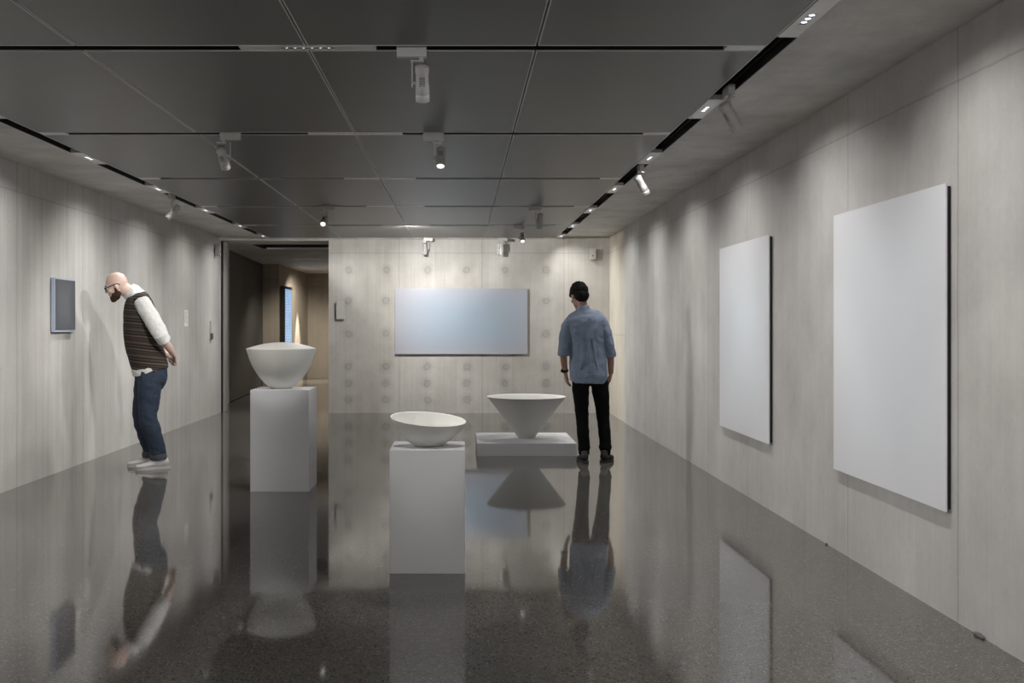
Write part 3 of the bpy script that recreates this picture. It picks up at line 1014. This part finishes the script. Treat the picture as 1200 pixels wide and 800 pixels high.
M['skin_pale'] = skin_mat('skin_pale', (0.60, 0.455, 0.395), (0.55, 0.36, 0.29))
M['skin_tan'] = skin_mat('skin_tan', (0.36, 0.215, 0.15), (0.32, 0.17, 0.115))
M['beard'] = plain('dark_beard', (0.045, 0.028, 0.020), 0.9, 0, 0.4, 260, 0.6)
M['hair'] = plain('black_hair', (0.005, 0.0045, 0.0045), 0.7, 0, 0.4, 150, 0.6)
M['shirt_white'] = cloth('white_shirt', (0.60, 0.595, 0.59))
M['shirt_blue'] = cloth('blue_shirt', (0.185, 0.230, 0.315), bump=0.4)
M['jeans'] = cloth('navy_denim', (0.016, 0.027, 0.050), scale=300, var=0.3, bump=0.4)
M['cuff'] = cloth('denim_cuff', (0.06, 0.064, 0.075), scale=300)
M['trousers'] = cloth('black_trousers', (0.005, 0.005, 0.0055), rough=0.95, bump=0.4)
M['shoe_white'] = plain('white_leather', (0.58, 0.58, 0.58), 0.5)
M['sole_white'] = plain('white_rubber', (0.50, 0.49, 0.48), 0.6)
M['shoe_dark'] = plain('dark_leather', (0.014, 0.013, 0.013), 0.5)
M['sole_dark'] = plain('dark_rubber', (0.03, 0.028, 0.026), 0.6)
for k in ('hair', 'trousers', 'beard'):
    M[k].node_tree.nodes['Principled BSDF'].inputs['Specular IOR Level'].default_value = 0.15
M['gloss_black'] = plain('gloss_black', (0.01, 0.01, 0.01), 0.25)
M['eye'] = plain('eye_white', (0.6, 0.58, 0.55), 0.25)
M['iris'] = plain('iris_dark', (0.03, 0.02, 0.015), 0.2)

def eyes(parent, c, R, k=1.0):
    for s in (-1, 1):
        bm = bmesh.new(); blob(bm, V(c) + R @ (V((0.083, s * 0.031, 0.004)) * k), [0.0125 * k] * 3)
        o = link_mesh('eye', bm, M['eye'], parent, smooth=True)
        bm = bmesh.new(); blob(bm, V(c) + R @ (V((0.0915, s * 0.031, 0.003)) * k), [0.0052 * k] * 3)
        link_mesh('iris', bm, M['iris'], o, smooth=True)
        bm = bmesh.new()
        limb(bm, [tuple(V(c) + R @ (V(p) * k)) + (0.0035, 0.003) for p in ((0.094, s * 0.016, 0.030), (0.093, s * 0.032, 0.034), (0.082, s * 0.050, 0.029))], side=(0, 0, 1), seg=8, n=3)
        link_mesh('eyebrow', bm, M['hair'], parent, smooth=True)

def gr(pts, g, h=None):
    return [p[:3] + (p[3] + g, p[4] + (g if h is None else h)) for p in pts]

# ---------- the bald man leaning towards the small picture on the left wall
man = empty('person', (-2.91, 9.65, 0), math.radians(202))
tag(man, 'bald bearded person in striped knit vest and jeans, leaning towards the small dark picture', 'person')
Hc = V((0.318, 0, 1.712)); HR = rot(math.radians(24), math.radians(-8))
torso = [(0.005, 0, 0.86, 0.168, 0.138), (0.020, 0, 0.95, 0.174, 0.148), (0.055, 0, 1.08, 0.174, 0.150), (0.088, 0, 1.22, 0.180, 0.146), (0.105, 0, 1.36, 0.188, 0.136),
         (0.115, 0, 1.50, 0.190, 0.122), (0.130, 0, 1.585, 0.160, 0.098), (0.150, 0, 1.632, 0.104, 0.078)]
neck = [(0.135, 0, 1.57, 0.080, 0.076), (0.180, 0, 1.63, 0.063, 0.068), (0.235, 0, 1.670, 0.058, 0.064), (0.285, 0, 1.705, 0.056, 0.06)]
armL = [(0.105, 0.172, 1.560, 0.055, 0.058), (0.070, 0.212, 1.485, 0.052, 0.056), (0.000, 0.245, 1.36, 0.046, 0.050), (-0.060, 0.262, 1.24, 0.040, 0.044),
        (-0.128, 0.20, 1.145, 0.036, 0.038), (-0.192, 0.10, 1.062, 0.027, 0.025)]
armR = [(0.105, -0.172, 1.560, 0.055, 0.058), (0.070, -0.212, 1.485, 0.052, 0.056), (0.000, -0.245, 1.36, 0.046, 0.050), (-0.060, -0.262, 1.24, 0.040, 0.044),
        (-0.123, -0.20, 1.13, 0.036, 0.038), (-0.172, -0.10, 1.037, 0.027, 0.025)]
legL = [(0.020, 0.085, 0.92, 0.088, 0.100), (0.030, 0.095, 0.78, 0.084, 0.095), (0.038, 0.10, 0.62, 0.070, 0.078), (0.045, 0.10, 0.48, 0.058, 0.062), (0.005, 0.10, 0.34, 0.055, 0.060),
        (-0.045, 0.10, 0.12, 0.038, 0.040), (-0.05, 0.10, 0.06, 0.036, 0.038)]
legR = [(0.020, -0.085, 0.92, 0.088, 0.100), (0.045, -0.10, 0.78, 0.084, 0.095), (0.070, -0.11, 0.62, 0.070, 0.078), (0.085, -0.115, 0.48, 0.058, 0.062), (0.05, -0.12, 0.34, 0.055, 0.060),
        (0.005, -0.12, 0.12, 0.038, 0.040), (0.0, -0.12, 0.06, 0.036, 0.038)]
bm = bmesh.new()
for p in (torso, neck):
    limb(bm, p)
for p in (armL, armR, legL, legR):
    limb(bm, p, side=(0, 1, 0) if p in (legL, legR) else (0.3, 1, 0.3))
head_shapes(bm, Hc, HR)
hand_shapes(bm, (-0.192, 0.10, 1.062), (-0.14, -1, -0.40), (1.0, 0, -0.2), 1, (0.5, 0.8, 0.6))
hand_shapes(bm, (-0.172, -0.10, 1.037), (-0.10, 1, -0.45), (-1.0, 0, 0.1), 1, (0.35, 0.5, 0.4))
fuse('body', bm, 0.0045, 4, M['skin_pale'], man)
eyes(man, Hc, HR)
# beard
bm = bmesh.new()
for p, r in (((0.052, 0, -0.094), (0.050, 0.050, 0.034)), ((0.030, 0.040, -0.075), (0.045, 0.022, 0.036)), ((0.030, -0.040, -0.075), (0.045, 0.022, 0.036)),
             ((0.092, 0, -0.052), (0.009, 0.030, 0.006)), ((0.016, 0.060, -0.045), (0.016, 0.014, 0.038)), ((0.016, -0.060, -0.045), (0.016, 0.014, 0.038)), ((0.074, 0, -0.110), (0.030, 0.032, 0.026))):
    blob(bm, Hc + HR @ V(p), r, HR)
fuse('beard', bm, 0.005, 2, M['beard'], man, rough=(0.006, 0.012))
# glasses
gl = empty('glasses', (0, 0, 0)); gl.parent = man
for s in (-1, 1):
    bm = bmesh.new()
    pts = []
    for k in range(25):
        a = 2 * PI * k / 24
        p = Hc + HR @ V((0.106 - 0.010 * abs(math.cos(a)) * (1 if math.cos(a) * s > 0 else 0), s * 0.033 + 0.026 * math.cos(a), 0.002 + 0.019 * math.sin(a)))
        pts.append(tuple(p) + (0.0026, 0.0026))
    limb(bm, pts, side=HR @ V((1, 0, 0)), seg=8, n=1, round_ends=False)
    link_mesh('rim', bm, M['gloss_black'], gl, smooth=True)
    bm = bmesh.new()
    limb(bm, [tuple(Hc + HR @ V(p)) + (0.0034, 0.0026) for p in ((0.100, s * 0.059, 0.010), (0.080, s * 0.074, 0.011), (0.02, s * 0.084, 0.010), (-0.015, s * 0.087, 0.008), (-0.035, s * 0.080, -0.010))],
         side=(0, 0, 1), seg=8, n=4)
    link_mesh('temple', bm, M['gloss_black'], gl, smooth=True)
bm = bmesh.new()
limb(bm, [tuple(Hc + HR @ V(p)) + (0.0026, 0.0026) for p in ((0.106, -0.008, 0.006), (0.110, 0, 0.009), (0.106, 0.008, 0.006))], side=(0, 0, 1), seg=8, n=3)
link_mesh('bridge', bm, M['gloss_black'], gl, smooth=True)
# shirt: body with long tail, sleeves rolled to the elbow, collar
bm = bmesh.new()
limb(bm, gr(torso, 0.006), seg=28)
limb(bm, [(0.018, 0, 0.80, 0.186, 0.160), (0.020, 0, 0.90, 0.188, 0.160), (0.040, 0, 1.0, 0.184, 0.158)], seg=28, n=3, round_ends=False)
for arm in (armL, armR):
    limb(bm, [p[:3] + (p[3] + a, p[4] + b) for p, a, b in zip(arm[:4], (0.012, 0.020, 0.026, 0.026), (0.014, 0.020, 0.026, 0.026))], side=(0.3, 1, 0.3))
    q = [V(arm[3][:3]) + (V(arm[4][:3]) - V(arm[3][:3])) * t for t in (-0.3, 0.05, 0.35)]
    limb(bm, [tuple(v) + (r, r) for v, r in zip(q, (0.064, 0.066, 0.060))], side=(0.3, 1, 0.3), n=3, round_ends=False)
    q = [V(arm[3][:3]) + (V(arm[4][:3]) - V(arm[3][:3])) * t for t in (0.12, 0.40)]
    limb(bm, [tuple(v) + (0.066, 0.064) for v in q], side=(0.3, 1, 0.3), n=3, round_ends=False)
limb(bm, [(0.135, 0, 1.598, 0.105, 0.088), (0.168, 0, 1.636, 0.083, 0.088), (0.212, 0, 1.668, 0.071, 0.080)], n=3, round_ends=False)
sh = fuse('shirt', bm, 0.006, 5, M['shirt_white'], man, rough=(0.018, 0.07), cut=[((0.19, 0, 0.862), V((-0.43, -0.12, -0.90)).normalized())])
# vest
bm = bmesh.new()
vt = [(0.018, 0, 0.935, 0.194, 0.168)] + gr(torso[1:7], 0.018, 0.019) + [(0.148, 0, 1.632, 0.116, 0.088)]
limb(bm, vt, seg=32, round_ends=False)
for s in (-1, 1):
    limb(bm, [(0.126, s * 0.09, 1.586, 0.068, 0.062), (0.116, s * 0.138, 1.574, 0.066, 0.066), (0.110, s * 0.160, 1.562, 0.062, 0.064)], side=(1, 0, 0), n=3)
fuse('vest', bm, 0.007, 5, knit_mat(), man, rough=(0.010, 0.09))
# jeans
bm = bmesh.new()
limb(bm, [(0.015, 0, 0.97, 0.174, 0.142), (0.010, 0, 0.90, 0.180, 0.148), (0.006, 0, 0.83, 0.178, 0.146), (0.012, 0, 0.79, 0.168, 0.125)], seg=28, n=4)
ex = (0.012, 0.014, 0.016, 0.022, 0.022, 0.034, 0.036)
for leg in (legL, legR):
    pts = [p[:3] + (p[3] + a, p[4] + a) for p, a in zip(leg, ex)]
    pts[-1] = (leg[-1][0], leg[-1][1], 0.115, 0.066, 0.070)
    pts[-2] = (leg[-2][0] + 0.008, leg[-2][1], 0.20, 0.068, 0.074)
    limb(bm, pts, n=5, round_ends=False)
jn = fuse('jeans', bm, 0.006, 5, M['jeans'], man, rough=(0.020, 0.075))
for leg in (legL, legR):
    bm = bmesh.new()
    x, y = leg[-1][0], leg[-1][1]
    limb(bm, [(x, y, 0.088, 0.072, 0.077), (x + 0.002, y, 0.115, 0.074, 0.079), (x + 0.004, y, 0.140, 0.073, 0.078)], n=3, round_ends=False)
    fuse('rolled_cuff', bm, 0.006, 3, M['cuff'], jn, rough=(0.008, 0.05))
for leg, s in ((legL, 1), (legR, -1)):
    shoe('shoe', man, leg[-1][0], leg[-1][1], s * 0.10, M['shoe_white'], M['sole_white'], L=0.30, wid=1.08)

# ---------- the man in the blue shirt, seen from behind
man2 = empty('person', (1.29, 10.05, 0), math.radians(90))
tag(man2, 'dark-haired person in blue shirt and black trousers, seen from behind beside the low platform', 'person')
Hc = V((0.045, 0.122, 1.628)); HR = rot(math.radians(26), math.radians(22), math.radians(4))
torso = [(0.0, 0.025, 0.80, 0.150, 0.105), (0.0, 0.028, 0.90, 0.160, 0.112), (0.005, 0.042, 1.04, 0.152, 0.105), (0.005, 0.056, 1.18, 0.162, 0.112), (0.0, 0.064, 1.30, 0.176, 0.114),
         (-0.005, 0.066, 1.385, 0.182, 0.100), (0.0, 0.070, 1.432, 0.158, 0.080), (0.004, 0.078, 1.452, 0.088, 0.060)]
neck = [(0.0, 0.078, 1.44, 0.070, 0.062), (0.008, 0.090, 1.50, 0.054, 0.056), (0.022, 0.104, 1.56, 0.052, 0.058), (0.035, 0.114, 1.61, 0.052, 0.056)]
armL = [(-0.005, 0.205, 1.392, 0.050, 0.054), (-0.008, 0.240, 1.335, 0.047, 0.052), (-0.010, 0.268, 1.24, 0.041, 0.045), (-0.008, 0.282, 1.12, 0.036, 0.040),
        (0.015, 0.279, 1.00, 0.034, 0.036), (0.045, 0.260, 0.875, 0.026, 0.023)]
armR = [(-0.005, -0.075, 1.392, 0.050, 0.054), (-0.008, -0.112, 1.33, 0.047, 0.052), (-0.012, -0.144, 1.23, 0.041, 0.045), (-0.012, -0.170, 1.105, 0.036, 0.040),
        (0.010, -0.182, 0.99, 0.034, 0.036), (0.040, -0.188, 0.87, 0.026, 0.023)]
legL = [(0.0, 0.115, 0.86, 0.080, 0.092), (0.008, 0.112, 0.72, 0.076, 0.086), (0.015, 0.105, 0.58, 0.064, 0.070), (0.015, 0.100, 0.455, 0.054, 0.058), (-0.02, 0.095, 0.32, 0.051, 0.057),
        (-0.045, 0.088, 0.12, 0.036, 0.038), (-0.045, 0.088, 0.06, 0.035, 0.037)]
legR = [(0.0, -0.055, 0.86, 0.080, 0.092), (0.02, -0.080, 0.72, 0.076, 0.086), (0.045, -0.100, 0.58, 0.064, 0.070), (0.055, -0.112, 0.455, 0.054, 0.058), (0.03, -0.122, 0.32, 0.051, 0.057),
        (0.005, -0.130, 0.12, 0.036, 0.038), (0.005, -0.130, 0.06, 0.035, 0.037)]
bm = bmesh.new()
for p in (torso, neck):
    limb(bm, p)
for p in (armL, armR, legL, legR):
    limb(bm, p, side=(0, 1, 0))
head_shapes(bm, Hc, HR, 0.97)
hand_shapes(bm, (0.045, 0.260, 0.875), (0.16, -0.18, -1), (0.25, -1, 0), -1, (0.22, 0.30, 0.22), 0.95)
hand_shapes(bm, (0.040, -0.188, 0.87), (0.16, 0.12, -1), (0.25, 1, 0), 1, (0.22, 0.30, 0.22), 0.95)
fuse('body', bm, 0.0045, 4, M['skin_tan'], man2)
eyes(man2, Hc, HR, 0.97)
bm = bmesh.new()
for p, r in (((-0.018, 0, 0.042), (0.102, 0.084, 0.094)), ((-0.050, 0, -0.010), (0.062, 0.076, 0.074)), ((0.030, 0, 0.098), (0.068, 0.066, 0.034)), ((-0.020, 0.010, 0.105), (0.070, 0.06, 0.036)),
             ((0.010, 0.066, 0.038), (0.055, 0.020, 0.050)), ((0.010, -0.066, 0.038), (0.055, 0.020, 0.050)), ((-0.060, 0, -0.050), (0.035, 0.052, 0.040))):
    blob(bm, Hc + HR @ V(p), r, HR)
fuse('hair', bm, 0.005, 3, M['hair'], man2, rough=(0.020, 0.022))
# shirt
bm = bmesh.new()
st = [(0.0, 0.035, 0.775, 0.178, 0.135), (0.0, 0.035, 0.84, 0.184, 0.138), (0.002, 0.040, 0.95, 0.182, 0.132), (0.003, 0.046, 1.06, 0.178, 0.128)] + gr(torso[3:7], 0.016) + [(0.004, 0.078, 1.474, 0.122, 0.074), (0.004, 0.080, 1.49, 0.09, 0.066)]
limb(bm, st, seg=32, round_ends=False)
for arm in (armL, armR):
    limb(bm, [p[:3] + (p[3] + a, p[4] + a) for p, a in zip(arm[:4], (0.010, 0.012, 0.014, 0.016))] +
         [tuple(V(arm[3][:3]).lerp(V(arm[4][:3]), 0.45)) + (0.050, 0.054)], n=4)
    q0 = V(arm[3][:3]).lerp(V(arm[4][:3]), 0.02); q1 = V(arm[3][:3]).lerp(V(arm[4][:3]), 0.62)
    limb(bm, [tuple(q0) + (0.054, 0.058), tuple(q0.lerp(q1, 0.5)) + (0.058, 0.062), tuple(q1) + (0.056, 0.060)], n=3, round_ends=False)
limb(bm, [(0.0, 0.078, 1.45, 0.090, 0.072), (0.004, 0.086, 1.49, 0.070, 0.066), (0.010, 0.093, 1.525, 0.063, 0.064)], n=3, round_ends=False)
for s, sh_ in ((1, (-0.005, 0.200, 1.392)), (-1, (-0.005, -0.070, 1.392))):
    limb(bm, [(0.0, 0.078 + s * 0.03, 1.448, 0.056, 0.060), (0.0, 0.070 + s * 0.075, 1.425, 0.060, 0.062), tuple(sh_) + (0.064, 0.066)], side=(1, 0, 0), n=4)
# box pleat and soft folds falling from the yoke
for dy, w, x0 in ((0.0, 0.015, -0.116), (0.055, 0.012, -0.109), (-0.05, 0.012, -0.111)):
    limb(bm, [(x0 + 0.012, 0.064 + dy * 0.4, 1.36, w, 0.006), (x0 - 0.004, 0.060 + dy * 0.8, 1.24, w, 0.010), (x0 - 0.006, 0.050 + dy * 1.1, 1.08, w, 0.012), (x0 - 0.008, 0.042 + dy * 1.5, 0.92, w, 0.010)], n=4, seg=12)
fuse('shirt', bm, 0.006, 4, M['shirt_blue'], man2, rough=(0.018, 0.085),
     cut=[((0, 0.17, 0.775), V((0, 0.55, -0.83)).normalized()), ((0, -0.10, 0.775), V((0, -0.55, -0.83)).normalized())])
# trousers
bm = bmesh.new()
limb(bm, [(0.0, 0.028, 0.95, 0.162, 0.118), (0.0, 0.028, 0.87, 0.166, 0.122), (0.0, 0.030, 0.80, 0.160, 0.115)], seg=28, n=4)
ex = (0.008, 0.010, 0.010, 0.010, 0.010, 0.018, 0.02)
for leg in (legL, legR):
    pts = [p[:3] + (p[3] + a, p[4] + a) for p, a in zip(leg, ex)]
    pts[-1] = (leg[-1][0], leg[-1][1], 0.085, 0.052, 0.058)
    limb(bm, pts, n=5, round_ends=False)
    limb(bm, [(leg[-2][0], leg[-2][1], 0.17, 0.056, 0.060), (leg[-2][0] + 0.004, leg[-2][1], 0.145, 0.062, 0.066), (leg[-2][0], leg[-2][1], 0.12, 0.055, 0.06)], n=3)
fuse('trousers', bm, 0.006, 4, M['trousers'], man2, rough=(0.016, 0.07))
shoe('shoe', man2, legL[-1][0], legL[-1][1], 0.06, M['shoe_dark'], M['sole_dark'], L=0.28, lace=False)
shoe('shoe', man2, legR[-1][0], legR[-1][1], -0.42, M['shoe_dark'], M['sole_dark'], L=0.28, lace=False)
# watch on the left wrist
w0 = V(armL[5][:3]); w1 = V(armL[4][:3]); ax = (w1 - w0).normalized()
bm = bmesh.new()
T = Matrix.Translation(w0.lerp(w1, 0.16)) @ frame_to(ax, V((1, 0, 0))).to_4x4()
lathe(bm, [(0.026, -0.010), (0.034, -0.010), (0.034, 0.010), (0.026, 0.010), (0.026, -0.010)], 28, T)
wt = link_mesh('watch_strap', bm, M['gloss_black'], man2, smooth=False)
bm = bmesh.new()
c = w0.lerp(w1, 0.16) + V((-0.006, 0.035, 0))
lathe(bm, [(0, -0.006), (0.018, -0.006), (0.019, 0.0), (0.017, 0.005), (0, 0.006)], 24, Matrix.Translation(c) @ frame_to(V((-0.15, 1, 0.1))).to_4x4())
link_mesh('watch_case', bm, M['gloss_black'], wt, smooth=True)

# crumbled spots where the right wall meets the floor
rr = random.Random(3)
for (y, n, k, lab) in ((4.43, 9, 1.0, 'small dark crumbled chip at the foot of the right wall, nearest the viewer'), (6.28, 4, 0.5, 'tiny dark chip at the foot of the right wall, below the large picture')):
    bm = bmesh.new()
    for i in range(n):
        r = rr.uniform(0.006, 0.014) * k
        blob(bm, (XR - 0.006 - rr.uniform(0, 0.012) * k, y + (i - n / 2) * 0.009 * k + rr.uniform(-.004, .004), r * 0.7), (r, r * 1.5, r * 0.8))
    o = fuse('concrete_chip', bm, 0.003, 1, M['vent'], rough=(0.006, 0.008))
    tag(o, lab, 'debris')
